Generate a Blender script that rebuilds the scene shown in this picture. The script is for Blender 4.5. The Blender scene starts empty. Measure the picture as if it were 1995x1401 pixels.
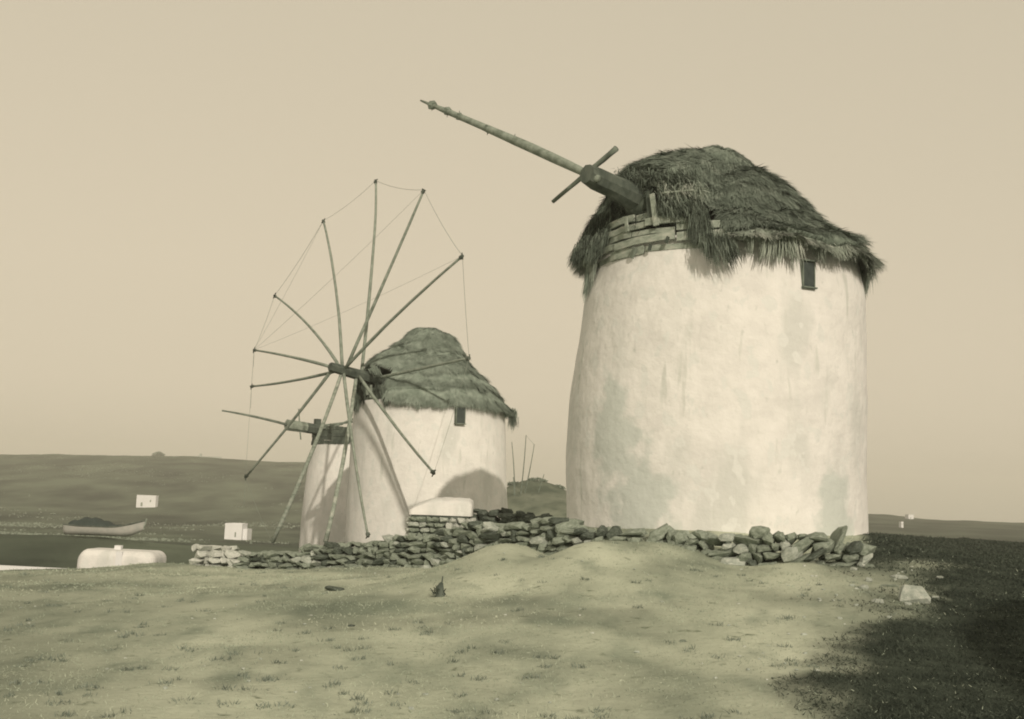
import bpy, bmesh, math, random
import numpy as np
from mathutils import Vector, Matrix, Euler

random.seed(7)
RNG = np.random.default_rng(11)
PI = math.pi
sc = bpy.context.scene
C = sc.collection

# ------------------------------------------------------------------ camera
W_PX, H_PX, F_PX = 1995.0, 1401.0, 2098.0
EYE = Vector((0.0, 0.0, 1.65))
PITCH, ROLL = math.radians(7.7), math.radians(2.0)
CAM_M = Matrix.Rotation(math.radians(90) + PITCH, 3, 'X') @ Matrix.Rotation(ROLL, 3, 'Z')
cd = bpy.data.cameras.new('camera')
cam = bpy.data.objects.new('camera', cd); C.objects.link(cam)
cam.matrix_world = Matrix.Translation(EYE) @ CAM_M.to_4x4()
cd.sensor_width = 36.0; cd.lens = 36.0 * F_PX / W_PX
cd.clip_start = 0.1; cd.clip_end = 12000
sc.camera = cam

# ------------------------------------------------------------------ light
SUN_EL = math.radians(20.0)
SUN_AZ = math.radians(165.5)                 # clockwise from +Y
to_sun = Vector((math.sin(SUN_AZ) * math.cos(SUN_EL), math.cos(SUN_AZ) * math.cos(SUN_EL), math.sin(SUN_EL)))
sl = bpy.data.lights.new('sun', 'SUN'); sl.energy = 2.35; sl.angle = math.radians(0.6); sl.color = (1.0, 0.885, 0.70)
so = bpy.data.objects.new('sun', sl); C.objects.link(so)
so.rotation_euler = to_sun.to_track_quat('Z', 'Y').to_euler(); so.location = (20, -40, 30)

wd = bpy.data.worlds.new('World'); sc.world = wd; wd.use_nodes = True
nt = wd.node_tree; nt.nodes.clear()
sky = nt.nodes.new('ShaderNodeTexSky'); sky.sky_type = 'NISHITA'; sky.sun_disc = False
sky.sun_elevation = SUN_EL; sky.sun_rotation = SUN_AZ; sky.dust_density = 3.0; sky.air_density = 1.5
bw = nt.nodes.new('ShaderNodeRGBToBW'); nt.links.new(sky.outputs[0], bw.inputs[0])
pw = nt.nodes.new('ShaderNodeMath'); pw.operation = 'POWER'; pw.inputs[1].default_value = 0.45
nt.links.new(bw.outputs[0], pw.inputs[0])
mr = nt.nodes.new('ShaderNodeMapRange'); mr.inputs[1].default_value = 0.6; mr.inputs[2].default_value = 2.0
nt.links.new(pw.outputs[0], mr.inputs[0])
tint = nt.nodes.new('ShaderNodeMix'); tint.data_type = 'RGBA'      # monochrome print toning: greyer above, creamy when bright
tint.inputs[6].default_value = (4.3, 3.95, 3.0, 1); tint.inputs[7].default_value = (6.85, 5.95, 4.45, 1)
nt.links.new(mr.outputs[0], tint.inputs[0])
bg = nt.nodes.new('ShaderNodeBackground'); bg.inputs[1].default_value = 0.088
out = nt.nodes.new('ShaderNodeOutputWorld')
nt.links.new(tint.outputs[2], bg.inputs[0]); nt.links.new(bg.outputs[0], out.inputs[0])

vs = sc.view_settings
vs.view_transform = 'Standard'; vs.look = 'None'; vs.gamma = 1.0; vs.exposure = 0.22; vs.use_curve_mapping = False
sc.cycles.filter_width = 1.9
sc.cycles.max_bounces = 6; sc.cycles.diffuse_bounces = 3; sc.cycles.volume_bounces = 2

# ------------------------------------------------------------------ helpers
def ray(px, py):
    v = Vector(((px - W_PX / 2) / F_PX, -(py - H_PX / 2) / F_PX, -1.0))
    return CAM_M @ v
def P(px, py, d):
    r = ray(px, py); return EYE + r * (d / r.y)
def on_plane(px, py, pt, n):
    r = ray(px, py); t = (pt - EYE).dot(n) / r.dot(n); return EYE + r * t
ORG = {}
def origin(parent):
    return ORG.get(parent.name, Vector((0, 0, 0))) if parent is not None else Vector((0, 0, 0))
def tag(o, label=None, cat=None, group=None, kind=None):
    if label: o['label'] = label
    if cat: o['category'] = cat
    if group: o['group'] = group
    if kind: o['kind'] = kind
    return o
def thing(name, label, cat, loc, group=None):
    o = bpy.data.objects.new(name, None); C.objects.link(o); o.location = loc
    o.empty_display_size = 0.3
    ORG[o.name] = Vector(loc); tag(o, label, cat, group); return o
def link(name, me, parent=None, mat=None):
    o = bpy.data.objects.new(name, me); C.objects.link(o)
    if parent is not None:
        o.parent = parent; ORG[o.name] = origin(parent)
    if mat is not None and len(me.materials) == 0: me.materials.append(mat)
    return o
def mesh(name, verts, faces, mat, parent=None, smooth=False, root=None):
    """verts in world space; stored relative to the thing's origin"""
    off = origin(parent) if root is None else root
    v = np.asarray(verts, dtype=np.float64).reshape(-1, 3) - np.array(off)
    me = bpy.data.meshes.new(name)
    if isinstance(faces, np.ndarray):
        n = faces.shape[1]; m = faces.shape[0]
        me.vertices.add(len(v)); me.vertices.foreach_set('co', v.astype(np.float32).ravel())
        me.loops.add(m * n); me.loops.foreach_set('vertex_index', faces.astype(np.int32).ravel())
        me.polygons.add(m); me.polygons.foreach_set('loop_start', np.arange(0, m * n, n, dtype=np.int32))
        me.polygons.foreach_set('loop_total', np.full(m, n, dtype=np.int32))
        me.update(calc_edges=True)
    else:
        me.from_pydata([tuple(p) for p in v], [], faces); me.update()
    if smooth:
        me.polygons.foreach_set('use_smooth', np.ones(len(me.polygons), dtype=bool))
    o = link(name, me, parent, mat)
    if root is not None and parent is None:
        o.location = root; ORG[o.name] = Vector(root)
    return o

class G:
    """collects simple solids into one mesh"""
    def __init__(s): s.v = []; s.f = []
    def add(s, vs_, fs_):
        b = len(s.v); s.v += [tuple(p) for p in vs_]; s.f += [tuple(i + b for i in f) for f in fs_]
    def box(s, c, size, rot=None, jit=0.0):
        R = rot.to_matrix() if rot is not None else Matrix.Identity(3)
        vs_ = []
        for sx in (-.5, .5):
            for sy in (-.5, .5):
                for sz in (-.5, .5):
                    p = Vector((sx * size[0], sy * size[1], sz * size[2]))
                    if jit: p += Vector([random.uniform(-jit, jit) for _ in range(3)])
                    vs_.append(Vector(c) + R @ p)
        s.add(vs_, [(0, 1, 3, 2), (4, 6, 7, 5), (0, 4, 5, 1), (2, 3, 7, 6), (0, 2, 6, 4), (1, 5, 7, 3)])
    def tube(s, pts, rad, n=7, wob=0.0):
        pts = [Vector(p) for p in pts]; rings = []
        for i, p in enumerate(pts):
            t = (pts[min(i + 1, len(pts) - 1)] - pts[max(i - 1, 0)]).normalized()
            a = t.cross(Vector((0.13, 0.31, 0.94))).normalized(); b = t.cross(a)
            r = rad[i] if hasattr(rad, '__len__') else rad
            rings.append([p + (a * math.cos(2 * PI * k / n) + b * math.sin(2 * PI * k / n)) * r * (1 + random.uniform(-wob, wob)) for k in range(n)])
        vs_ = [q for rg in rings for q in rg]; fs_ = []
        for i in range(len(pts) - 1):
            for k in range(n):
                k2 = (k + 1) % n
                fs_.append((i * n + k, i * n + k2, (i + 1) * n + k2, (i + 1) * n + k))
        fs_.append(tuple(range(n - 1, -1, -1))); fs_.append(tuple((len(pts) - 1) * n + k for k in range(n)))
        s.add(vs_, fs_)
    def build(s, name, mat, parent=None, smooth=False, root=None):
        return mesh(name, s.v, s.f, mat, parent, smooth, root)

# vectorised value noise
def _h(ix, iy, iz):
    n = (ix * 73856093) ^ (iy * 19349663) ^ (iz * 83492791)
    n = (n ^ (n >> 13)) * 1274126177
    n = n ^ (n >> 16)
    return (n & 0xFFFF) / 65535.0
def vnoise(x, y, z=0.0):
    x = np.asarray(x, float); y = np.asarray(y, float); z = np.zeros_like(x) + z
    ix, iy, iz = np.floor(x).astype(np.int64), np.floor(y).astype(np.int64), np.floor(z).astype(np.int64)
    fx, fy, fz = x - ix, y - iy, z - iz
    u, v, w = [f * f * (3 - 2 * f) for f in (fx, fy, fz)]
    r = 0
    for a in (0, 1):
        for b in (0, 1):
            for c in (0, 1):
                r = r + _h(ix + a, iy + b, iz + c) * (u if a else 1 - u) * (v if b else 1 - v) * (w if c else 1 - w)
    return r * 2 - 1
def fbm(x, y, z=0.0, o=4):
    r = 0; a = 1; t = 0
    for k in range(o):
        r = r + a * vnoise(np.asarray(x) * 2**k + 17.3 * k, np.asarray(y) * 2**k - 9.1 * k, np.asarray(z) * 2**k + 3.7 * k); t += a; a *= .5
    return r / t
def sstep(a, b, x):
    t = np.clip((np.asarray(x, float) - a) / (b - a), 0, 1); return t * t * (3 - 2 * t)

# ------------------------------------------------------------------ materials
def T(c): return (min(c[0] * (.93 if c[1] > .45 else .87), 1), c[1], min(c[2] * 1.22, 1))
def mat_noise(name, cols, scale=5.0, rough=0.9, bump=0.3, bump_scale=None, detail=6, stretch=(1, 1, 1), extra=None, coord='Object', dist=0.02):
    m = bpy.data.materials.new(name); m.use_nodes = True; cols = [T(c) for c in cols]
    n = m.node_tree.nodes; l = m.node_tree.links; b = n['Principled BSDF']
    b.inputs['Roughness'].default_value = rough; b.inputs['Specular IOR Level'].default_value = 0.15
    tc = n.new('ShaderNodeTexCoord'); mp = n.new('ShaderNodeMapping'); mp.inputs['Scale'].default_value = stretch
    l.new(tc.outputs[coord], mp.inputs[0])
    nz = n.new('ShaderNodeTexNoise'); nz.inputs['Scale'].default_value = scale; nz.inputs['Detail'].default_value = detail
    nz.inputs['Roughness'].default_value = 0.62
    l.new(mp.outputs[0], nz.inputs['Vector'])
    cr = n.new('ShaderNodeValToRGB'); e = cr.color_ramp.elements
    pos = np.linspace(0.3, 0.7, len(cols))
    e[0].position = pos[0]; e[0].color = (*cols[0], 1); e[1].position = pos[-1]; e[1].color = (*cols[-1], 1)
    for p_, c_ in zip(pos[1:-1], cols[1:-1]):
        q = e.new(p_); q.color = (*c_, 1)
    l.new(nz.outputs[0], cr.inputs[0]); col = cr.outputs[0]
    if extra: col = extra(n, l, tc, col)
    l.new(col, b.inputs['Base Color'])
    if bump:
        n2 = n.new('ShaderNodeTexNoise'); n2.inputs['Scale'].default_value = bump_scale or scale * 3; n2.inputs['Detail'].default_value = 8
        l.new(mp.outputs[0], n2.inputs['Vector'])
        bp = n.new('ShaderNodeBump'); bp.inputs['Strength'].default_value = bump; bp.inputs['Distance'].default_value = dist
        l.new(n2.outputs[0], bp.inputs['Height']); l.new(bp.outputs[0], b.inputs['Normal'])
    return m

def mixc(n, l, fac, a, b):
    mx = n.new('ShaderNodeMix'); mx.data_type = 'RGBA'
    if isinstance(fac, float): mx.inputs[0].default_value = fac
    else: l.new(fac, mx.inputs[0])
    for i, c in ((6, a), (7, b)):
        if isinstance(c, tuple): mx.inputs[i].default_value = (*T(c), 1)
        else: l.new(c, mx.inputs[i])
    return mx.outputs[2]
def ramp(n, l, src, p0, p1):
    r = n.new('ShaderNodeMapRange'); r.interpolation_type = 'SMOOTHSTEP'
    r.inputs[1].default_value = p0; r.inputs[2].default_value = p1; l.new(src, r.inputs[0]); return r.outputs[0]
def tex(n, l, vec, scale, detail=5, stretch=(1, 1, 1), off=(0, 0, 0)):
    mp = n.new('ShaderNodeMapping'); mp.inputs['Scale'].default_value = stretch; mp.inputs['Location'].default_value = off
    l.new(vec, mp.inputs[0]); z = n.new('ShaderNodeTexNoise'); z.inputs['Scale'].default_value = scale; z.inputs['Detail'].default_value = detail
    l.new(mp.outputs[0], z.inputs['Vector']); return z.outputs[0]

def stains_and_shade(spots):
    """weathering and painted shade on limewash: run-down streaks, patched areas, damp and shadow patches (centre, radius) in object space"""
    def f(n, l, tc, col):
        v = tc.outputs['Object']
        col = mixc(n, l, ramp(n, l, tex(n, l, v, 1.3, 6, (1, 1, .35), (3, 1, 2)), .5, .68), col, (.68, .64, .52))
        col = mixc(n, l, ramp(n, l, tex(n, l, v, 9, 5, (1, 1, .5), (7, 1, 2)), .62, .8), col, (.60, .575, .46))
        col = mixc(n, l, ramp(n, l, tex(n, l, v, 5, 4, (1, 1, .12), (2, 5, 2)), .60, .72), col, (.66, .625, .50))
        col = mixc(n, l, ramp(n, l, tex(n, l, v, 3.1, 9, (1, 1, .8), (12, 5, 2)), .58, .60), col, (.76, .715, .585))
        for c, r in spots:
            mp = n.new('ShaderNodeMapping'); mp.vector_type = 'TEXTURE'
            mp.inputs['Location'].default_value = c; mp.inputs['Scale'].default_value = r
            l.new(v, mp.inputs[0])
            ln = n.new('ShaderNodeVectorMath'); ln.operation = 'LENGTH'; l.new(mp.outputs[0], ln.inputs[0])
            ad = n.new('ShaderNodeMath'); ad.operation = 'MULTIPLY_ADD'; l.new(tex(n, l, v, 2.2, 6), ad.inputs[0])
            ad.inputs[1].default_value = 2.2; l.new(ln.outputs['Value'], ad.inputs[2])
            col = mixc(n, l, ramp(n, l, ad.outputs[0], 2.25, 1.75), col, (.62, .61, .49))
        return col
    return f

LIME = [(.73, .67, .55), (.81, .745, .61), (.86, .79, .65)]
M = {}
M['lime'] = mat_noise('limewash', LIME, 2.0, .95, .5, 9, extra=stains_and_shade([]), dist=.03)
M['lime_far'] = mat_noise('limewash_far', [(.78, .73, .62), (.85, .80, .68)], .5, .95, .1)
M['lime_rub'] = mat_noise('limewashed_rubble', [(.36, .35, .26), (.55, .53, .41), (.68, .64, .52)], 3, .95, .6, 12)
M['thatch'] = mat_noise('thatch_old', [(.10, .11, .075), (.19, .20, .14), (.30, .30, .215)], 3.2, .95, .3, 30, detail=9)
M['thatch2'] = mat_noise('thatch_grey', [(.20, .215, .15), (.29, .30, .215), (.38, .385, .28)], 2.6, .95, .3, 30, detail=9)
M['thatch_dark'] = mat_noise('thatch_shade_dark', [(.035, .04, .028), (.085, .09, .062), (.15, .155, .11)], 4, .95, .3, 30)  # dark straw; as fringe it paints the shade along thatch layer edges
M['thatch_pale'] = mat_noise('thatch_pale', [(.20, .205, .14), (.38, .375, .27), (.52, .50, .38)], 3.5, .95, .3, 30, stretch=(1, 1, .5))
M['wood_dark'] = mat_noise('wood_dark', [(.05, .055, .04), (.10, .105, .075), (.16, .16, .115)], 4, .85, .5, 18, stretch=(1, 1, .4))
M['wood_pale'] = mat_noise('wood_weathered', [(.17, .175, .12), (.28, .28, .20), (.38, .37, .27)], 5, .85, .4, 18)
M['wood_mid'] = mat_noise('wood_grey', [(.13, .135, .095), (.20, .205, .145), (.29, .29, .21)], 5, .85, .4, 18)
M['plank'] = mat_noise('plank', [(.22, .22, .155), (.38, .375, .27), (.52, .50, .375)], 4, .85, .5, 20, stretch=(1, 1, 2.5))
M['rope'] = mat_noise('rope', [(.22, .215, .16), (.30, .29, .21)], 8, .95, 0)
M['stone'] = mat_noise('field_stone', [(.16, .165, .115), (.29, .29, .20), (.42, .41, .30)], 2.6, .92, .7, 14, coord='Object')
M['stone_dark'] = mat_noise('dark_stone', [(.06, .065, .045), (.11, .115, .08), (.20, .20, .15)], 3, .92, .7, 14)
M['rock_pale'] = mat_noise('pale_rock', [(.30, .29, .22), (.46, .44, .33), (.60, .57, .44)], 3, .92, .7, 12)
M['shutter'] = mat_noise('shutter', [(.05, .055, .045), (.09, .095, .075)], 6, .8, .2)
M['hullpale'] = mat_noise('hull_paint', [(.42, .38, .30), (.52, .47, .37)], 2, .7, .1)
M['tarp'] = mat_noise('tarpaulin', [(.035, .045, .035), (.06, .07, .055)], 2, .8, .4)
M['scrub'] = mat_noise('scrub_leaf', [(.035, .04, .027), (.06, .065, .043), (.10, .105, .07)], 3, .95, 0)
M['grass'] = mat_noise('dry_grass', [(.24, .245, .16), (.42, .42, .28), (.60, .59, .40)], .8, .95, 0, detail=10)
M['bush'] = mat_noise('hill_bush', [(.20, .205, .14), (.30, .305, .21)], 1, .95, 0)

def ground_mat():
    m = bpy.data.materials.new('turf_and_soil'); m.use_nodes = True
    n = m.node_tree.nodes; l = m.node_tree.links; b = n['Principled BSDF']
    b.inputs['Roughness'].default_value = 1.0; b.inputs['Specular IOR Level'].default_value = 0.05
    g = n.new('ShaderNodeNewGeometry'); v = g.outputs['Position']
    cr = n.new('ShaderNodeValToRGB'); e = cr.color_ramp.elements
    e[0].position = .32; e[0].color = (.215, .25, .20, 1); e[1].position = .68; e[1].color = (.575, .61, .50, 1)
    q = e.new(.5); q.color = (.435, .47, .38, 1)
    l.new(tex(n, l, v, .55, 10, (1, .6, 1)), cr.inputs[0])
    col = cr.outputs[0]
    col = mixc(n, l, ramp(n, l, tex(n, l, v, 6, 6, (1, 1, 1), (4, 4, 0)), .6, .78), col, (.20, .20, .12))
    col = mixc(n, l, ramp(n, l, tex(n, l, v, 1.7, 12, (1, .45, 1), (9, 2, 0)), .48, .85), col, (.24, .25, .165))
    # hillside beyond: dry maquis
    hr = n.new('ShaderNodeValToRGB'); e = hr.color_ramp.elements
    e[0].position = .33; e[0].color = (.036, .048, .038, 1); e[1].position = .67; e[1].color = (.135, .165, .125, 1)
    l.new(tex(n, l, v, .06, 12, (1, .55, 2)), hr.inputs[0])
    am = n.new('ShaderNodeAttribute'); am.attribute_name = 'maquis'
    col = mixc(n, l, am.outputs['Fac'], col, hr.outputs[0])
    at = n.new('ShaderNodeAttribute'); at.attribute_name = 'scrub'  # scrub cover, and the near-right corner shadow and left edge falloff mixed into the ground colour
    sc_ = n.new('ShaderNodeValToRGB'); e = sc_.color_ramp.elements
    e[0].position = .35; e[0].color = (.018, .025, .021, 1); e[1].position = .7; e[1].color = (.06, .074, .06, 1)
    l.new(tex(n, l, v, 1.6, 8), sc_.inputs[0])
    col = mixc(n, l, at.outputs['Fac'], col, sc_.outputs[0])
    l.new(col, b.inputs['Base Color'])
    bp = n.new('ShaderNodeBump'); bp.inputs['Strength'].default_value = .6; bp.inputs['Distance'].default_value = .03
    l.new(tex(n, l, v, 12, 9), bp.inputs['Height'])
    l.new(bp.outputs[0], b.inputs['Normal'])
    return m
M['ground'] = ground_mat()

# ------------------------------------------------------------------ terrain
CP = []
def cp(px, py, d):
    p = P(px, py, d); CP.append((p.x, p.y, p.z))
def cz(px, z, d):
    p = P(px, 983, d); CP.append((p.x, p.y, z))
for px in (-1500, -400, 150, 600, 1000, 1400, 1850, 2600, 3600):
    cz(px, 0.0, 1.0); cz(px, 0.05, 4.0)
for px, z in ((150, .16), (600, .2), (1000, .24), (1400, .34), (1850, .42), (2600, .45)): cz(px, z, 9.5)
for px, z in ((150, .15), (600, .3), (1000, .55), (1400, .66), (1850, .72), (2600, .7)): cz(px, z, 14)
for px, py, d in ((-300, 1112, 21), (137, 1112, 22), (320, 1100, 23), (500, 1110, 24), (700, 1103, 22.5), (920, 1096, 20.3), (930, 1093, 17.2), (980, 1058, 18.4), (1015, 1068, 18.2),
                  (1070, 1090, 18.0), (1120, 1066, 17.6), (1200, 1060, 17.3), (1300, 1066, 17.2), (1400, 1102, 16.6), (1550, 1102, 16.4), (1700, 1104, 16.4), (1450, 1100, 17.0), (1620, 1098, 17.0), (1860, 1100, 17.2),
                  (1230, 1034, 19.5), (1400, 1038, 19), (1560, 1042, 19.3), (1690, 1045, 22), (1105, 1015, 22)): cp(px, py, d)
for px, z, d in ((-300, -1.5, 36), (137, -1.2, 36), (320, -1.1, 36), (500, -.7, 38), (640, -.65, 53), (720, .05, 38), (831, .3, 41), (960, .6, 41), (831, .55, 27), (960, .9, 27),
                 (1250, 1.3, 26), (1550, 1.1, 26), (780, .1, 55), (950, .4, 55), (230, -3.2, 56), (-300, -3.5, 60), (450, -2.4, 62),
                 (1750, .95, 23), (2000, .9, 23), (1780, .75, 34), (2000, .7, 34), (1800, .62, 60), (2050, .55, 60), (2600, .5, 30), (2600, .3, 60)): cz(px, z, d)
cz(1000, 1.2, 46); cz(1100, 1.2, 46); cz(1035, 3.25, 70); cz(1085, 2.9, 70); cz(940, 1.6, 72); cz(1250, 1.6, 72); cz(1000, -.5, 120); cz(1250, -.3, 120); cz(1100, 1.5, 58)
for px in (-500, 200): cz(px, -2.15, 90)
cz(400, -3.2, 95); cz(600, -3.4, 100); cz(800, -3, 100)
for px, z in ((-500, -6), (150, -6), (460, -6.4), (800, -6)): cz(px, z, 200)
for px, z in ((-500, -3), (285, -3.0), (600, -3), (900, -4)): cz(px, z, 350)
for px, py in ((-500, 878), (-100, 884), (137, 887), (250, 888), (400, 892), (500, 900), (580, 902), (700, 900), (850, 925), (1000, 958)): cp(px, py, 600)
cz(1200, 4, 600)
for px, z in ((-500, 18), (200, 16), (700, 14), (1200, -2)): cz(px, z, 900)
cz(1500, -3, 200); cz(1850, -4, 200); cz(2300, -4, 200)
cp(1560, 1001, 500); cp(1690, 1003, 500); cp(1740, 1006, 500); cp(1800, 1014, 500); cp(1860, 1017, 500); cp(2000, 1021, 500); cp(2400, 1030, 500)
for px in (-500, 300, 1000, 1700, 2400): cz(px, -12, 2500)
CPA = np.array(CP)
def _ab(x, y):
    r = np.maximum(np.hypot(x, y), .8); th = np.degrees(np.arctan2(x, y))
    th = np.clip(th, -50, 50)
    return th / 7.0, np.log(r) * 4.2
_a, _b = _ab(CPA[:, 0], CPA[:, 1])
def _phi(a, b, a2, b2): return np.sqrt((a - a2)**2 + (b - b2)**2 + .09)
_K = _phi(_a[:, None], _b[:, None], _a[None], _b[None])
_wt = np.linalg.solve(_K + np.eye(len(_a)) * 1e-6, CPA[:, 2] - 0.0)
def zfun(x, y, fine=True):
    x = np.asarray(x, float); y = np.asarray(y, float); sh = x.shape; x = x.ravel(); y = y.ravel()
    a, b = _ab(x, y); z = np.zeros_like(x)
    for i in range(0, len(x), 40000):
        s = slice(i, i + 40000); z[s] = _phi(a[s, None], b[s, None], _a[None], _b[None]) @ _wt
    r = np.hypot(x, y)
    back = sstep(0, -6, y); z = z * (1 - back)
    if fine:
        k = sstep(2, 8, r)
        z += k * .05 * fbm(x * .42, y * .6) + k * .036 * fbm(x * 1.6, y * 2.2, 3.3) + k * .012 * fbm(x * 5, y * 5, 1.3)
        z += .25 * sstep(40, 60, r) * sstep(110, 85, r) * fbm(x * .8, y * .8, 4.4)
        z += sstep(80, 400, r) * 1.3 * fbm(x * .03, y * .03, 7.0, 5)
    return z.reshape(sh)
def zg(x, y): return float(zfun(np.array([x]), np.array([y]))[0])

def scrub_shade_mask(x, y):
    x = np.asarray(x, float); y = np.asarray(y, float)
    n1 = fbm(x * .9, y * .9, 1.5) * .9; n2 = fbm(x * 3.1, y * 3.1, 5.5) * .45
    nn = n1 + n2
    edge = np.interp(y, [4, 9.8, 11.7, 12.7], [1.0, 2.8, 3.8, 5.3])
    m1 = sstep(-.55, .45, x - edge + nn * .8) * sstep(13.0, 12.3, y + nn * .4)  # near-right corner: cast shadow painted as dark ground, following its outline
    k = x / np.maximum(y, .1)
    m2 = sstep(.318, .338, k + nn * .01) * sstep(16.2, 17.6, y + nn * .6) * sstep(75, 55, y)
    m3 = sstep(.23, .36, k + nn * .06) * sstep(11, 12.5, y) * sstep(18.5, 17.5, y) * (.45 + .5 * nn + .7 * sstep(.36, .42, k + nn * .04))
    m4 = sstep(-.15, -.5, k + nn * .1) * sstep(30, 24, y) * .34 * (1 + nn)  # edge falloff at left painted in as darker ground
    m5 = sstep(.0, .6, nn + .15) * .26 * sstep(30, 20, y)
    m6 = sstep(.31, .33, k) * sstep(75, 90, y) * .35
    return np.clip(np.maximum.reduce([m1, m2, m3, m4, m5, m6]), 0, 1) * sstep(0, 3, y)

th = np.concatenate([np.arange(-180, -36, 4.0), np.arange(-36, 36, .1), np.arange(36, 180, 4.0)])
rr = np.concatenate([[0.3], np.geomspace(1.0, 1400, 380)])
TH, RR = np.meshgrid(np.radians(th), rr)
X = RR * np.sin(TH); Y = RR * np.cos(TH); Z = zfun(X, Y)
nth, nr = len(th), len(rr)
idx = np.arange(nth * nr).reshape(nr, nth)
q = np.stack([idx[:-1, :], np.roll(idx, -1, 1)[:-1, :], np.roll(idx, -1, 1)[1:, :], idx[1:, :]], -1).reshape(-1, 4)
q = q[:, ::-1].copy()
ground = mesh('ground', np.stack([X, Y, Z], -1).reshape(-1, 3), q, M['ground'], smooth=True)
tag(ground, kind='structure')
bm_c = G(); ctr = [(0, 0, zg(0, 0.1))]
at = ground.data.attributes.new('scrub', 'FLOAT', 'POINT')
at.data.foreach_set('value', scrub_shade_mask(X, Y).ravel().astype(np.float32))  # holds scrub cover plus the painted corner shadow and left edge falloff
at2 = ground.data.attributes.new('maquis', 'FLOAT', 'POINT')
mq = np.maximum(sstep(26, 34, Y) * sstep(1.0, -3.0, X), sstep(30, 60, Y) * .65 + sstep(76, 95, Y) * .35)
at2.data.foreach_set('value', np.clip(mq, 0, 1).ravel().astype(np.float32))

# ------------------------------------------------------------------ blades (thatch, grass)
def blades(name, p, d, side, L, w, mat, parent, droop=0.0, kind='stuff', root=None):
    """p,d,side (N,3); L,w (N,): two-segment tapered strips"""
    N = len(p); L = L[:, None]; w = w[:, None]
    mid = p + d * L * .5; end = p + d * L; end[:, 2] -= (droop * L[:, 0]); mid[:, 2] -= droop * .25 * L[:, 0]
    v = np.stack([p - side * w / 2, p + side * w / 2, mid - side * w * .42, mid + side * w * .42, end - side * w * .1, end + side * w * .1], 1).reshape(-1, 3)
    b = (np.arange(N) * 6)[:, None]
    f = np.concatenate([b + np.array([[0, 1, 3, 2]]), b + np.array([[2, 3, 5, 4]])], 1).reshape(-1, 4)
    o = mesh(name, v, f, mat, parent, root=root)
    if kind: o['kind'] = kind
    return o
def norm(a): return a / np.maximum(np.linalg.norm(a, axis=-1, keepdims=True), 1e-9)

# ------------------------------------------------------------------ windmills
SHX, SHY = -.78, -.626
def lathe_wall(name, cx, cy, prof, mat, parent, seg=96, rows=40, bulge=.02, seed=0.0):
    """prof: rows of (z, radius, centre x)"""
    prof = sorted(prof); zs = np.array([p[0] for p in prof]); rs = np.array([p[1] for p in prof]); cs = np.array([p[2] for p in prof])
    z = np.linspace(zs[0], zs[-1], rows); r = np.interp(z, zs, rs); c = np.interp(z, zs, cs)
    a = np.linspace(0, 2 * PI, seg, endpoint=False)
    A, Zz = np.meshgrid(a, z); R = r[:, None] + bulge * fbm(np.cos(A) * 2 + seed, np.sin(A) * 2, Zz * .8) + .008 * fbm(np.cos(A) * 9 + seed, np.sin(A) * 9, Zz * 3)
    Xx = c[:, None] + R * np.cos(A); Yy = cy + R * np.sin(A)
    v = np.stack([Xx, Yy, Zz], -1).reshape(-1, 3)
    i = np.arange(seg * rows).reshape(rows, seg); j = np.roll(i, -1, 1)
    f = np.stack([i[:-1], j[:-1], j[1:], i[1:]], -1).reshape(-1, 4)
    fs = [tuple(t) for t in f]; b = len(v)
    # thick rim and inner face
    r2 = r[-1] - .45
    v = np.concatenate([v, np.stack([c[-1] + r2 * np.cos(a), cy + r2 * np.sin(a), np.full(seg, z[-1])], -1), np.stack([c[-1] + r2 * np.cos(a), cy + r2 * np.sin(a), np.full(seg, z[-1] - .8)], -1)])
    for k in range(seg):
        k2 = (k + 1) % seg
        fs.append((i[-1, k], i[-1, k2], b + k2, b + k)); fs.append((b + k, b + k2, b + seg + k2, b + seg + k))
    fs.append(tuple(b + seg + k for k in range(seg)))
    return mesh(name, v, fs, mat, parent, smooth=True)

def prof_interp(keys, phi):
    """keys: dict deg -> (n,2) array of (r,z); periodic cosine interpolation at phi (deg array). returns (len(phi), n, 2)"""
    ks = sorted(keys); out_ = np.zeros((len(phi),) + keys[ks[0]].shape)
    for i, p in enumerate(phi):
        p = p % 360
        lo = max([k for k in ks if k <= p], default=ks[-1] - 360); hi = min([k for k in ks if k > p], default=ks[0] + 360)
        t = (p - lo) / (hi - lo); t = t * t * (3 - 2 * t)
        out_[i] = keys[lo % 360] * (1 - t) + keys[hi % 360] * t
    return out_
def resample(pts, n=24):
    pts = np.array(pts, float); s = np.concatenate([[0], np.cumsum(np.hypot(*np.diff(pts, axis=0).T))]); s /= s[-1]
    t = np.linspace(0, 1, n); return np.stack([np.interp(t, s, pts[:, 0]), np.interp(t, s, pts[:, 1])], 1)

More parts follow.
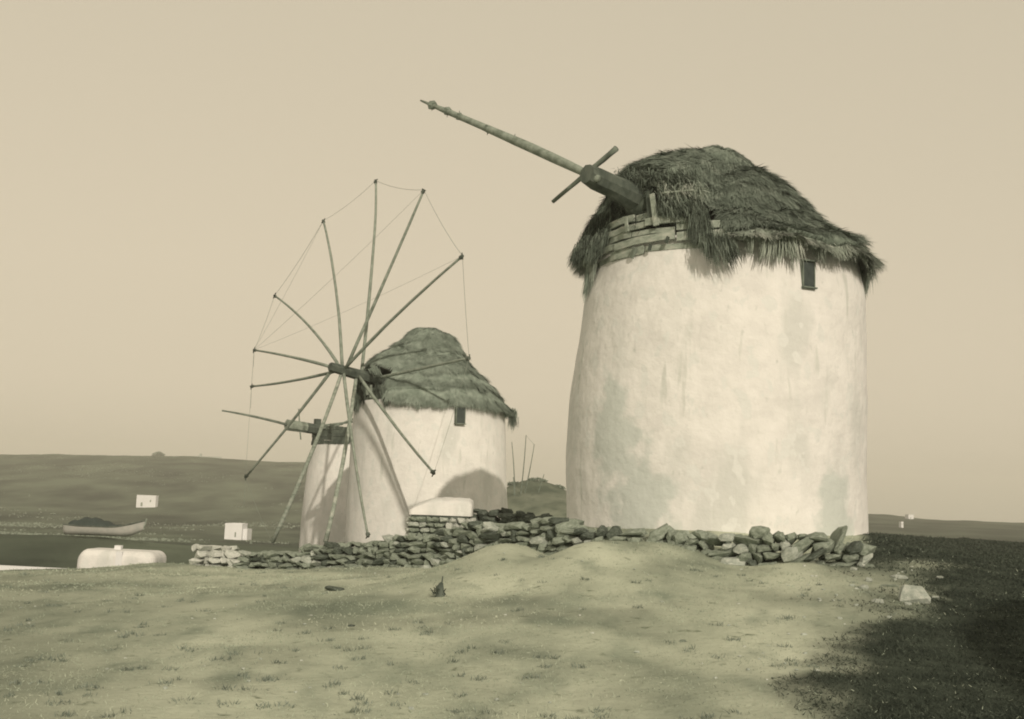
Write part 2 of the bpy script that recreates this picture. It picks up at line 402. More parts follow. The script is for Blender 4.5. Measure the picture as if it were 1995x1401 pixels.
def cap(parent, cx, cy, keys, tcut, layers, nblade, mats, blade_len, seed, fringe=2600, core=.0, lump=.07, fmats=None):
    """thatched cap. layers: list of (t0, t1, offset, hang, material, density share)"""
    NP = 24; phis = np.arange(0, 360, 2.0)
    K = {k: resample(v, NP) for k, v in keys.items()}
    PR = prof_interp(K, phis)                                   # (180,24,2)
    def surf(phi, t, off):
        phi = np.asarray(phi) % 360; i0 = (phi / 2).astype(int) % len(phis); i1 = (i0 + 1) % len(phis); fp = phi / 2 - np.floor(phi / 2)
        u = np.clip(t, 0, 1) * (NP - 1); j0 = np.minimum(u.astype(int), NP - 2); fu = u - j0
        q_ = (PR[i0, j0] * (1 - fu)[:, None] + PR[i0, j0 + 1] * fu[:, None]) * (1 - fp)[:, None] + (PR[i1, j0] * (1 - fu)[:, None] + PR[i1, j0 + 1] * fu[:, None]) * fp[:, None]
        r, z = q_[:, 0], q_[:, 1]; a = np.radians(phi)
        nz = fbm(np.cos(a) * r * 1.3 + seed, np.sin(a) * r * 1.3, z * 1.3) * lump * 2 + fbm(np.cos(a) * r * 5 + seed, np.sin(a) * r * 5, z * 5) * lump * .6
        r = r + off * .8 + nz * .6; z = z + off * .6 + nz * .8
        return np.stack([cx + r * np.cos(a), cy + r * np.sin(a), z], -1)
    def twob(ph, t1, li):
        if t1 > .97: return t1 + 0 * ph
        return t1 + .07 * vnoise(np.cos(np.radians(ph)) * 2.3 + li * 5, np.sin(np.radians(ph)) * 2.3, seed) + .03 * vnoise(np.cos(np.radians(ph)) * 8 + li * 5, np.sin(np.radians(ph)) * 8, seed)
    first = None
    for li, (t0, t1, off, hang, m, share) in enumerate(layers):
        ph = np.arange(0, 360, 2.0); nt_ = 26
        tc = tcut(ph); tmax = np.minimum(twob(ph, t1, li), tc)
        rows = []
        for k in range(nt_):
            t = t0 + (np.maximum(tmax, t0 + .01) - t0) * k / (nt_ - 1); rows.append(surf(ph, t, off))
        outer = np.array(rows)
        inner = outer.copy(); inner[..., 2] -= .10; inner[..., 0] = cx + (inner[..., 0] - cx) * .97; inner[..., 1] = cy + (inner[..., 1] - cy) * .97
        v = np.concatenate([outer.reshape(-1, 3), inner.reshape(-1, 3)]); n = len(ph)
        i = np.arange(nt_ * n).reshape(nt_, n); j = np.roll(i, -1, 1); B = nt_ * n
        f = np.stack([i[:-1], i[1:], j[1:], j[:-1]], -1).reshape(-1, 4)
        fi = np.stack([i[:-1], j[:-1], j[1:], i[1:]], -1).reshape(-1, 4) + B
        keep = tc > t0 + .02; km = np.tile(keep & np.roll(keep, -1), nt_ - 1); f = f[km]; fi = fi[km]
        fe = np.stack([i[-1], i[-1] + B, j[-1] + B, j[-1]], -1)[keep & np.roll(keep, -1)]; ft = np.stack([i[0], j[0], j[0] + B, i[0] + B], -1)[keep & np.roll(keep, -1)]
        o = mesh('thatched_cap' if li == 0 else 'thatch_layer', v, np.concatenate([f, fi, fe, ft]), mats[m], parent if li == 0 else first, smooth=True)
        if li == 0: first = o
        # lying blades
        N = int(nblade * share); phi = RNG.uniform(0, 360, N * 2); t = t0 + (t1 - t0) * np.sqrt(RNG.uniform(0, 1, N * 2) * (1 - (t0 / t1)**2) + (t0 / t1)**2)
        t = np.where(RNG.random(N * 2) < .1, RNG.uniform(t0, t1, N * 2), t)
        ok = t < np.minimum(tcut(phi), twob(phi, t1, li)); phi, t = phi[ok][:N], np.clip(t[ok][:N], t0, t1)
        p = surf(phi, t, off + .004); p2 = surf(phi, t + .03, off + .004); p3 = surf(phi + 1.5, t, off + .004)
        bad = t + .03 > 1; down = norm(p2 - p); down[bad] = norm(p[bad] - surf(phi[bad], t[bad] - .03, off + .004))
        tan = norm(p3 - p); nrm = norm(np.cross(down, tan)); nrm *= np.sign(nrm[:, 2:3] + 1e-6)
        d = norm(down + tan * (RNG.normal(0, .34, (len(p), 1)) + .5 * vnoise(p[:, 0] * 2.5, p[:, 1] * 2.5, p[:, 2] * 2.5)[:, None]) + nrm * np.abs(RNG.normal(.05, .12, (len(p), 1))))
        side = norm(np.cross(d, nrm)); L = RNG.uniform(.55, 1.25, len(p)) * blade_len * (1 - .5 * (t < .15))
        blades('thatch', p, d, side, L, RNG.uniform(.008, .022, len(p)), mats[m], first, .02)
        # hanging fringe in ragged locks along the lower edge
        if hang > 0:
            NF = int(fringe); phi = RNG.uniform(0, 360, NF); tc = np.minimum(t1, tcut(phi))
            tc = np.minimum(twob(phi, t1, li), tcut(phi)); sel = tc > t0 + .02; phi = phi[sel]; tc = tc[sel]; NF = len(phi)
            p = surf(phi, tc - RNG.uniform(0, .06, NF), off - RNG.uniform(0, .09, NF))
            a = np.radians(phi); lock = .5 + .5 * vnoise(phi / 3.3 + seed, phi * 0 + li * 9.0); lock2 = .5 + .5 * vnoise(phi / 11.0 + seed, phi * 0 + 4 + li)
            L = hang * (.18 + .8 * sstep(.35, .8, lock) + .55 * lock2**2) * (1 - .65 * sstep(150, 172, phi) * sstep(215, 195, phi)) * (1 - .5 * sstep(292, 297, phi) * sstep(310, 304, phi)) * RNG.uniform(.6, 1.1, NF)
            rad = np.stack([np.cos(a), np.sin(a), a * 0], -1); tan = np.stack([-np.sin(a), np.cos(a), a * 0], -1)
            lean = vnoise(phi / 6.0, phi * 0 + 8.0)[:, None] * .3
            d = norm(rad * RNG.uniform(.05, .45, (NF, 1)) + tan * (lean + RNG.normal(0, .1, (NF, 1))) - np.array([0, 0, 1.0]))
            side = norm(np.cross(d, rad) + RNG.normal(0, .3, (NF, 3)))
            blades('thatch_fringe', p, d, side, L, RNG.uniform(.012, .03, NF), (fmats or mats)[m], first, .12)
    return first, surf

def tuft(name, p0, p1, n, L, spread, mat, parent, w=(.008, .02), spr2=.15):
    """hank of straw starting along p0->p1 and running on in that direction"""
    p0, p1 = np.array(p0), np.array(p1); D = norm((p1 - p0)[None])[0]
    s = RNG.random(n)[:, None]; p = p0 + (p1 - p0) * s * .6 + RNG.normal(0, 1, (n, 3)) * spread
    d = norm(D + RNG.normal(0, spr2, (n, 3))); side = norm(np.cross(d, RNG.normal(0, 1, (n, 3)) + 1e-3))
    return blades(name, p, d, side, RNG.uniform(.5, 1, n) * L, RNG.uniform(*w, n), mat, parent, .1)

def spar_mesh(pts3, r0, r1, mat, parent, name='spar', n=7, wob=.08):
    a, b, c = [Vector(p) for p in pts3]; K = 10; pts = []; rad = []
    ctl = b * 2 - (a + c) * .5
    for i in range(K + 1):
        t = i / K; pts.append(a * (1 - t)**2 + ctl * 2 * t * (1 - t) + c * t * t); rad.append(r0 + (r1 - r0) * t)
    g = G(); g.tube(pts, rad, n, wob); return g.build(name, mat, parent, smooth=True)
def rope(a, b, parent, r=.008, sag=.05, name='rope', mat=None):
    a, b = Vector(a), Vector(b); g = G(); K = 6
    g.tube([a.lerp(b, i / K) - Vector((0, 0, sag * 4 * (i / K) * (1 - i / K))) for i in range(K + 1)], r, 4)
    return g.build(name, mat or M['rope'], parent)

def fit(xl, xr, y, D):
    a, b = P(xl, y, D), P(xr, y, D); t0, t1 = math.atan2(a.x, a.y), math.atan2(b.x, b.y); tc = (t0 + t1) / 2
    return ((a.z + b.z) / 2, D / math.cos(tc) * math.sin((t1 - t0) / 2), D * math.tan(tc))
# ---------------- big windmill, right
D1 = 22.0
wl = [(1165, 515), (1150, 560), (1138, 600), (1122, 700), (1110, 800), (1103, 880), (1102, 930), (1105, 1015), (1105, 1060)]
wr = [(1672, 515), (1682, 560), (1688, 600), (1689, 700), (1690, 800), (1690, 880), (1690, 930), (1691, 1015), (1691, 1060)]
prof = []
for (xl, y), (xr, _) in zip(wl, wr):
    prof.append(fit(xl, xr, y, D1))
C1x = prof[0][2]; T1 = prof[0][0]
prof.append((prof[-1][0] - .8, prof[-1][1] + .02, prof[-1][2]))
m1 = thing('windmill', 'biggest whitewashed windmill, with torn shaggy thatch cap and one long bare spar', 'windmill', (prof[3][2], D1, zg(prof[3][2], D1)))
o1 = Vector(m1.location)
def lw1(v): v = Vector(v) - o1; return tuple(v)
foot_shade = P(1630, 1010, 19.6); sp2 = P(1245, 990, 19.3); sp3 = P(1150, 760, 20.5)  # first point: cast-shadow wedge painted into the limewash at the foot
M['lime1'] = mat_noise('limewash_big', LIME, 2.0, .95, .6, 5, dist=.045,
    extra=stains_and_shade([(lw1(foot_shade), (.42, .9, 1.0)), (lw1(sp2), (.7, .9, 1.1)), (lw1(P(1200, 850, 20)), (.35, .8, 1.2))]))
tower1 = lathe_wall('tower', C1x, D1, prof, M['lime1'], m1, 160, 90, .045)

def RZ(px, py, d, cx):          # silhouette point -> (radius, z), allowing for the near half of the cone standing in front
    p = P(px, py, d); th_, tc = math.atan2(p.x, p.y), math.atan2(cx, d); r_ = d / math.cos(tc) * abs(math.sin(th_ - tc))
    return (r_, P(px, py, d - .30 * r_ - math.copysign(r_ * math.sin(tc), th_ - tc)).z)
right1 = [(.02, P(1400, 299, D1).z)] + [(lambda q: (q[0] * .965, q[1]))(RZ(x, y, D1, C1x + .0)) for x, y in ((1443, 305), (1475, 322), (1511, 336), (1535, 361), (1564, 384), (1600, 420), (1621, 443), (1657, 461), (1685, 476), (1698, 498))]
left1 = [(.02, P(1400, 299, D1).z)] + [RZ(x, y, D1, C1x) for x, y in ((1364, 300), (1314, 305), (1261, 325), (1225, 345), (1190, 392), (1160, 436), (1130, 468), (1117, 485))]
apz = right1[0][1]
front1 = [(.02, apz), (.5, apz - .28), (1.0, apz - .72), (1.5, apz - 1.22), (2.0, apz - 1.72), (2.5, apz - 2.14), (2.9, apz - 2.42), (3.12, apz - 2.56)]
dorm1 = [(.02, apz), (.6, apz - .08), (1.2, apz - .25), (1.8, apz - .5), (2.4, apz - .75), (2.75, apz - .95), (3.1, apz - 1.7), (3.2, apz - 2.6)]
keys1 = {0: right1, 90: [(r * .97, z) for r, z in right1], 178: left1, 222: dorm1, 258: front1, 315: [((a[0]), a[1]) for a in front1]}
def tcut1(phi):
    phi = np.asarray(phi) % 360
    e = .02 * vnoise(phi * .6, phi * 0)
    up = sstep(190, 199, phi) * sstep(262, 252, phi)
    return 1 - up * (.42 - .10 * sstep(235, 255, phi)) + e * up
c1, surf1 = cap(m1, C1x, D1, keys1, tcut1,
    [(0.0, .55, .05, .10, 0, .45), (.35, .91, .04, .26, 0, .45), (.86, .99, -.05, .46, 1, .14)], 56000, [M['thatch'], M['thatch_pale']], .30, 3.1, fringe=5600, lump=.09, fmats=[M['thatch_dark'], M['thatch_pale']])  # dark fringe on upper layers paints the shadow under their edges
# curb planks seen in the torn opening
def arc_plank(cx, cy, r, a0, a1, z0, z1, h, th_, mat, parent, name='plank'):
    g = G(); n = 6; vs_ = []
    for i in range(n + 1):
        a = math.radians(a0 + (a1 - a0) * i / n); z = z0 + (z1 - z0) * i / n
        e = random.uniform(-.008, .008)
        for rr_, zz in ((r, z - h / 2), (r + th_, z - h / 2), (r + th_, z + h / 2), (r, z + h / 2)):
            vs_.append((cx + (rr_ + e) * math.cos(a), cy + (rr_ + e) * math.sin(a), zz + e))
    fs = []
    for i in range(n):
        for k in range(4):
            k2 = (k + 1) % 4; fs.append((i * 4 + k, i * 4 + k2, (i + 1) * 4 + k2, (i + 1) * 4 + k))
    fs += [(3, 2, 1, 0), (n * 4, n * 4 + 1, n * 4 + 2, n * 4 + 3)]
    g.add(vs_, fs); return g.build(name, mat, parent)
zc = T1 - .22
for course in range(5):
    a = 184 + random.uniform(0, 6)
    while a < 250:
        b = min(a + random.uniform(16, 34), 262 - 5 * max(course - 1, 0))
        if b - a < 3: break
        hz = .13 + random.uniform(-.015, .02)
        arc_plank(C1x, D1, 2.68 + random.uniform(0, .05) + (.05 if course % 2 else 0), a, b, zc + .165 * course + random.uniform(-.035, .035), zc + .165 * course + random.uniform(-.045, .045), hz * random.uniform(.75, 1.25), .05,
                  M['plank'], m1)
        a = b + random.uniform(.5, 1.2)
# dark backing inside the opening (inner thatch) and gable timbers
g = G()
axis = Vector((SHX, SHY, .14)).normalized()
hub1 = Vector((C1x, D1, P(1200, 377, D1 + SHY * 2.87).z - 2.87 * .14))
def ax1(L): return hub1 + Vector((SHX, SHY, .14)) * L
def box_part(name, c, size, rot, mat, parent, jit=.006):
    g = G(); g.box(c, size, rot, jit); return g.build(name, mat, parent)
def at_r(phi, r, z, cx=C1x, cy=D1): a = math.radians(phi); return Vector((cx + r * math.cos(a), cy + r * math.sin(a), z))
PB = lambda px, py, r=2.83: P(px, py, D1 - math.sqrt(max(r * r - ((P(px, py, 19.8).x - C1x))**2, 0.01)))
def board(px0, py0, px1, py1, w, th_, mat, parent, r=2.85, name='post'):
    a, b = PB(px0, py0, r), PB(px1, py1, r); c = (a + b) / 2; dv = b - a
    rot = dv.to_track_quat('X', 'Z').to_euler(); g = G(); g.box(c, (dv.length, th_, w), rot, .006); return g.build(name, mat, parent)
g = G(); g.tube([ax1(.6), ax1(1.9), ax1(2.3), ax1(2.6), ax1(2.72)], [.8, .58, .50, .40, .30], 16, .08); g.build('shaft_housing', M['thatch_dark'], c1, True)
for k in range(40):
    a_ = random.uniform(0, 6.28); q_ = ax1(random.uniform(2.1, 2.6)) + Vector((math.cos(a_) * .27, -.33 * math.cos(a_), math.sin(a_) * .42)); tuft('torn_thatch', tuple(q_), tuple(q_ + Vector((-.10, -.1, -.10 + .1 * math.sin(a_)))), 60, .24, .05, M['thatch_dark'] if k % 3 else M['thatch'], c1, spr2=.4)
board(1271, 378, 1279, 440, .09, .05, M['plank'], m1)
board(1263, 372, 1268, 432, .10, .04, M['wood_dark'], m1, 2.8)
board(1219, 424, 1223, 452, .07, .04, M['plank'], m1, 2.9)
board(1196, 353, 1282, 360, .07, .10, M['wood_mid'], m1, 2.8, 'lintel')
board(1290, 376, 1352, 370, .035, .04, M['plank'], m1, 2.9, 'lath')
board(1237, 482, 1230, 503, .08, .05, M['wood_mid'], m1, 2.86, 'cleat')
board(1268, 476, 1265, 488, .05, .05, M['wood_dark'], m1, 2.86, 'cleat')
board(1302, 461, 1297, 474, .05, .05, M['wood_dark'], m1, 2.86, 'cleat')
# torn thatch hanging below the lath, dark above it
for k in range(26):
    x = 1284 + k * 3.1; tuft('torn_thatch', PB(x, 360 + 6 * math.sin(k * 1.3)), PB(x + 9, 384), 46, .12 + .16 * random.random(), .045, M['thatch_pale'] if k % 4 else M['thatch'], c1, spr2=.35)
for k in range(22):
    x = 1286 + k * 3.3; y = 392 + 9 * math.sin(k * 1.7); tuft('torn_thatch', PB(x, y), PB(x + 8, y + 22), 80, .12 + .16 * random.random(), .05, M['thatch'] if k % 3 else M['thatch_dark'], c1, spr2=.3)
for k in range(12):
    x = 1345 + k * 2.8; tuft('torn_thatch', PB(x, 405), PB(x + 3, 470), 90, .42, .03, M['thatch_dark'] if k % 2 else M['thatch'], c1)
for k in range(20):
    x = 1205 + k * 7.5; tuft('torn_thatch', PB(x, 338 + 7 * math.sin(k * 1.9)), PB(x + 6, 352), 80, .12 + .18 * random.random(), .06, M['thatch'] if k % 2 else M['thatch_dark'], c1, spr2=.4)
# thatch curtain left of the opening, with its long tail
for k in range(14):
    x = 1186 - k * 4.6; y = 396 + k * 6.6
    tuft('torn_thatch', P(x, y, 21.2), P(x - 8, y + 34, 21.3), 120, .27, .05, M['thatch_dark'] if k % 3 else M['thatch'], c1, spr2=.2)
for k in range(10):
    tuft('torn_thatch', P(1190 - k * 3.5, 430 + k * 5, 20.9), P(1176 - k * 3, 480 + k * 3, 21.0), 110, .30, .05, M['thatch'] if k % 2 else M['thatch_dark'], c1)
tuft('thatch_tail', P(1160, 455, 21.4), P(1152, 540, 21.4), 240, .55, .028, M['thatch_pale'], c1, spr2=.05)
tuft('thatch_tail', P(1158, 500, 21.5), P(1139, 575, 21.6), 300, .5, .035, M['thatch2'], c1, spr2=.04)
tuft('thatch_tail', P(1692, 505, 22.0), P(1685, 560, 22.0), 260, .5, .035, M['thatch'], c1, spr2=.07)
tuft('thatch_tail', P(1676, 520, 21.6), P(1682, 560, 21.6), 200, .45, .03, M['thatch_pale'], c1, spr2=.07)
for k in range(7): tuft('torn_thatch', P(1372 + k * 8, 452 + k, 18.95), P(1376 + k * 10, 500, 18.9), 90, .30 + .1 * (k % 3), .045, M['thatch_dark'] if k % 2 else M['thatch'], c1, spr2=.16)
# windshaft and spars
g = G(); pts = [ax1(L) for L in (1.2, 2.3, 2.9, 3.3, 3.7, 3.98)]; g.tube(pts, [.30, .29, .25, .21, .22, .20], 9, .10)
shaft1 = g.build('windshaft', M['wood_dark'], m1)
def wheelpt(px, py, L, axf=ax1, n=axis): return on_plane(px, py, axf(L), n)
b0 = ax1(3.86); e0 = wheelpt(820, 196, 3.86); mid = wheelpt(985, 266, 3.86)
stub = b0 + (b0 - e0).normalized() * .22
g = G(); K = 14; ctl = mid * 2 - (b0 + e0) * .5; pts = []; rad = []
for i in range(K + 1):
    t = i / K; pts.append(b0 * (1 - t)**2 + ctl * 2 * t * (1 - t) + e0 * t * t)
    rad.append(.075 + .025 * math.sin(PI * min(t * 1.5, 1)) if t < .8 else .09 * (1 - (t - .8) / .2 * .75))
g.tube([stub] + pts, [.07] + rad, 8, .025); spar1 = g.build('spar', M['wood_pale'], shaft1, True)
for t, s in ((.84, 1.2), (.93, 1.3), (.77, 1.0), (.6, 1.05), (.45, .9)):
    i = t * K; j = int(i); p = Vector(pts[j]).lerp(Vector(pts[min(j + 1, K)]), i - j); q_ = (e0 - b0).normalized()
    g = G(); g.tube([p - q_ * .09, p, p + q_ * .07], [.07 * s, .085 * s, .07 * s], 7, .2); g.build('lashing', M['wood_mid'], shaft1)
    g = G(); g.tube([p, p + Vector((random.uniform(-.02, .02), 0, random.choice((-1, 1)) * .14))], [.014, .006], 4); g.build('lashing', M['wood_dark'], shaft1)
p1_, p2_ = wheelpt(1201, 289, 3.45), wheelpt(1077, 393, 3.45)
spar_mesh((p2_, (p1_ + p2_) / 2, p1_), .04, .06, M['wood_mid'], shaft1)
# window under the eave
def window(px0, py0, px1, py1, cx, cy, rr_, parent, skew=0.0, reveal=True):
    pm = P((px0 + px1) / 2, (py0 + py1) / 2, cy - rr_ * .85)
    x = pm.x - cx; y = -math.sqrt(max(rr_ * rr_ - x * x, .01)); a = math.atan2(y, x); c = P((px0 + px1) / 2, (py0 + py1) / 2, cy + y)
    rot = Euler((0, 0, a + PI / 2)); dpx = c.y / F_PX; w = (px1 - px0) * dpx / max(abs(math.sin(a)), .3); h = (py1 - py0) * dpx
    R = rot.to_matrix(); g = G()
    g.box(c + R @ Vector((0, .1, 0)), (w * .9, .30, h * .98), rot); win = g.build('window', M['shutter'], parent)
    g = G()
    for sx in (-1, 1): g.box(c + R @ Vector((sx * w * .49, .08, 0)), (w * .08, .30, h), rot)
    g.box(c + R @ Vector((0, -.02, -h * .5)), (w * 1.15, .2, h * .05), rot); g.box(c + R @ Vector((0, -.02, h * .5)), (w * 1.1, .16, h * .06), rot)
    g.build('window_frame', M['wood_mid'], win); return win
window(1559, 508, 1585, 563, prof[1][2], D1, prof[1][1] + .05, m1)

# ---------------- second windmill, with its wheel of spars
D2 = 41.0
wl = [(692, 792), (684, 850), (677, 950), (672, 1050), (671, 1080)]; wr = [(983, 792), (985, 850), (988, 950), (991, 1050), (991, 1080)]
prof = []
for (xl, y), (xr, _) in zip(wl, wr):
    prof.append(fit(xl, xr, y, D2))
C2x = prof[0][2]; T2 = prof[0][0]; prof.append((prof[-1][0] - .8, prof[-1][1], prof[-1][2]))
m2 = thing('windmill', 'white windmill with a full wheel of bare spars and pointed thatch cap', 'windmill', (prof[2][2], D2, zg(prof[2][2], D2)))
lathe_wall('tower', C2x, D2, prof, M['lime'], m2, 96, 40, .03, 4.0)
apz = P(843, 637, D2).z
right2 = [(.02, apz)] + [RZ(x, y, D2, C2x) for x, y in ((866, 650), (886, 667), (902, 693), (930, 727), (960, 754), (985, 778), (999, 795))]
left2 = [(.02, apz)] + [RZ(x, y, D2, C2x) for x, y in ((815, 642), (795, 652), (755, 680), (722, 708), (705, 735), (694, 770), (692, 788))]
front2 = [(.02, apz), (.5, apz - .5), (1.0, apz - 1.0), (1.6, apz - 1.45), (2.2, apz - 2.05), (2.7, apz - 2.45), (3.1, apz - 2.85), (3.15, apz - 3.02)]
dorm2 = [(.02, apz), (.6, apz - .35), (1.2, apz - .75), (1.8, apz - 1.1), (2.4, apz - 1.5), (2.8, apz - 1.85), (3.1, apz - 2.6), (3.2, apz - 3.2)]
keys2 = {0: right2, 90: right2, 178: left2, 215: dorm2, 250: front2, 305: front2}
def tcut2(phi):
    phi = np.asarray(phi) % 360; up = sstep(192, 200, phi) * sstep(244, 234, phi)
    return 1 - up * .36
c2, _s = cap(m2, C2x, D2, keys2, tcut2, [(0.0, .36, .07, .18, 0, .3), (.25, .66, .02, .2, 0, .35), (.55, .84, -.03, .2, 0, .3), (.74, 1.0, -.10, .26, 0, .3)], 46000, [M['thatch2']], .30, 8.2, fringe=5200, lump=.08)
zc = T2 - .05
for course in range(3):
    a = 186
    while a < 250:
        b = min(a + random.uniform(18, 30), 252)
        arc_plank(C2x, D2, 2.72, a, b, zc + .2 * course, zc + .2 * course + random.uniform(-.03, .03), .17, .05, M['wood_mid'], m2); a = b + 1
axis2 = Vector((SHX, SHY, .14)).normalized()
z2 = P(740, 742, D2 + SHY * 2.3).z
hub2 = Vector((C2x, D2, z2 - 2.3 * .14))
def ax2(L): return hub2 + Vector((SHX, SHY, .14)) * L
def L_at(px, axf, ysearch=0):
    best = None
    for i in range(0, 900):
        L = i * .01; p = axf(L); q_ = CAM_M.transposed() @ (p - EYE); x = W_PX / 2 + F_PX * q_.x / -q_.z
        if best is None or abs(x - px) < best[0]: best = (abs(x - px), L)
    return best[1]
Lt = L_at(643, ax2)
g = G(); g.tube([ax2(1.2), ax2(2.6), ax2(Lt - .8), ax2(Lt)], [.24, .22, .19, .17], 6, .05); shaft2 = g.build('windshaft', M['wood_dark'], m2)
SP = [((704, 717), (728, 477), (732, 352)), ((672, 707), (770, 500), (826, 370)), ((668, 708), (775, 612), (901, 499)), ((728, 730), (830, 716), (914, 698)),
      ((697, 734), (770, 830), (845, 922)), ((669, 738), (690, 885), (717, 1045)), ((695, 734), (668, 900), (634, 1056)), ((667, 736), (608, 880), (531, 1056)),
      ((650, 720), (565, 826), (478, 930)), ((664, 730), (575, 741), (490, 753)), ((647, 713), (570, 696), (495, 682)), ((665, 700), (603, 636), (535, 576)), ((667, 706), (654, 560), (630, 430))]
tips = []
for (bx, by), (mx_, my_), (tx, ty) in SP:
    L = L_at(bx, ax2); a = ax2(L); m_ = on_plane(mx_, my_, a, axis2); t_ = on_plane(tx, ty, a, axis2); tips.append(t_)
    low = ty > 1050
    spar_mesh((a, m_, t_), .064, .085 if low else .04, M['plank'] if low else M['wood_pale'], shaft2)  # lowest spars get paler wood: sunlight put into their colour
    g = G(); dv = (t_ - m_).normalized(); g.tube([t_ - dv * .12, t_ + dv * .02], [.075, .06], 6, .2)
    sd = dv.cross(axis2).normalized(); g.tube([t_ - sd * .13, t_ + sd * .13], [.025, .02], 5); g.build('lashing', M['wood_dark'], shaft2)
n_ = len(tips)
for i in range(n_):
    if i not in (4, 5, 6): rope(tips[i], tips[(i + 1) % n_], shaft2, .007, .12)
for a, b in ((2, 10), (10, 1), (12, 10)): rope(tips[a], tips[b], shaft2, .005, .1)
for i in (8, 9, 10):
    rope(tips[i], tips[i] + Vector((.02, .02, -.9 + .2 * (i - 9))), shaft2, .008, 0)
pB = lambda px, py, r=2.8: P(px, py, D2 - math.sqrt(max(r * r - (P(px, py, 38.8).x - C2x)**2, .01)))
for x0, y0, x1, y1, n, L, m in ((700, 745, 695, 795, 420, .7, 'thatch'), (712, 740, 708, 778, 300, .55, 'thatch_dark'), (745, 752, 760, 795, 420, .45, 'thatch'), (735, 748, 738, 775, 260, .5, 'thatch_dark'),
                                (772, 760, 782, 782, 200, .4, 'thatch2'), (999, 798, 999, 828, 260, .45, 'thatch'), (722, 728, 740, 740, 300, .35, 'thatch_dark'), (725, 715, 735, 730, 260, .3, 'thatch2')):
    d_ = .07; tuft('torn_thatch', pB(x0, y0) if x0 < 990 else P(x0, y0, D2), pB(x1, y1) if x0 < 990 else P(x1, y1, D2), n, L, d_, M[m], c2, spr2=.12, w=(.012, .03))
g = G(); g.tube([pB(723, 750), pB(722, 775)], .05, 5); g.build('post', M['wood_pale'], m2)
g = G(); g.tube([pB(713, 748), pB(716, 770)], .05, 5); g.build('post', M['wood_pale'], m2)
window(888, 792, 905, 826, prof[1][2], D2, prof[1][1] + .06, m2)

# ---------------- third windmill, capless
D3 = 55.0
wl = [(609, 868), (597, 930), (588, 1000), (583, 1058), (582, 1090)]; wr = [(791, 868), (803, 930), (812, 1000), (817, 1058), (818, 1090)]
prof = []
for (xl, y), (xr, _) in zip(wl, wr):
    prof.append(fit(xl, xr, y, D3))
C3x = prof[0][2]; T3 = prof[0][0]; prof.append((prof[-1][0] - 1, prof[-1][1], prof[-1][2]))
m3 = thing('windmill', 'farthest windmill half hidden behind the wheel, its thatch gone and beam jutting left', 'windmill', (prof[2][2], D3, zg(prof[2][2], D3)))
lathe_wall('tower', C3x, D3, prof, M['lime'], m3, 72, 30, .04, 9.0)
zc = T3 + .02
for course in range(5):
    a = random.uniform(0, 20); a0 = a
    while a < a0 + 345:
        b = min(a + random.uniform(14, 26), a0 + 352)
        arc_plank(C3x, D3, 2.28 + random.uniform(-.05, .06), a, b, zc + .17 * course + random.uniform(-.03, .03), zc + .17 * course + random.uniform(-.04, .04), .16, .1,
                  M['wood_dark'] if random.random() < .6 else M['stone_dark'], m3, 'curb_timber'); a = b + 1
z3 = P(612, 836, D3 + SHY * 2.56).z; hub3 = Vector((C3x, D3, z3 - 2.56 * .06))
def ax3(L): return hub3 + Vector((SHX, SHY, .06)) * L
ax3dir = Vector((SHX, SHY, .06)).normalized()
La, Lb, Lc = L_at(612, ax3), L_at(596, ax3), L_at(559, ax3)
g = G(); g.tube([ax3(-1), ax3(La), ax3(Lb)], [.26, .26, .26], 6, .05); shaft3 = g.build('windshaft', M['wood_dark'], m3)
g = G(); g.tube([ax3(Lb + .01), ax3(Lc)], [.27, .28], 8, .04); g.build('shaft_head', M['wood_pale'], shaft3)
t_ = ax3(L_at(432, ax3)); t_.z = P(432, 800, t_.y).z
spar_mesh((ax3(Lc - .1), (ax3(Lc) + t_) / 2 + Vector((0, 0, .05)), t_), .07, .04, M['wood_mid'], shaft3, 'bowsprit')
Lm = L_at(584, ax3); spar_mesh((on_plane(582, 797, ax3(Lm), ax3dir), ax3(Lm), on_plane(586, 856, ax3(Lm), ax3dir)), .035, .035, M['wood_mid'], shaft3)
g = G(); g.box(P(618, 832, D3 - 1.2), (.28, .28, .8), Euler((0, 0, .6))); g.build('post', M['wood_dark'], m3)
for a, b in (((628, 829), (690, 822)), ((640, 836), (700, 812)), ((622, 836), (668, 826))):
    g = G(); g.tube([P(*a, D3 - 2.0), P(*b, D3 - 1.4)], .055, 5); g.build('rafter', M['wood_mid'], m3)
g = G(); g.tube([P(673, 868, D3 - 2.5), P(669, 894, D3 - 2.55)], .06, 5); g.build('post', M['wood_dark'], m3)

# ---------------- windmill beside the camera whose shadow lies on the foreground
S4 = 15.0
x4, y4 = 6.7 + math.sin(SUN_AZ) * S4, 13.2 + math.cos(SUN_AZ) * S4
m4 = thing('windmill', 'whitewashed windmill standing right of the view, throwing its shadow on the foreground', 'windmill', (x4, y4, 0))
ap4 = .75 + math.tan(SUN_EL) * S4
lathe_wall('tower', x4, y4, [(-.6, 3.4, x4), (0, 3.35, x4), (3.4, 3.0, x4)], M['lime'], m4, 64, 14, .03, 2.0)
k4 = [(.02, ap4), (1.0, ap4 - .35), (2.0, ap4 - .85), (3.2, ap4 - 1.6), (3.9, ap4 - 2.3)]
cap(m4, x4, y4, {0: k4, 120: k4, 240: k4}, lambda p: np.asarray(p) * 0 + 1.0, [(0, 1, .05, .35, 0, 1)], 8000, [M['thatch']], .4, 5.0, fringe=2000)

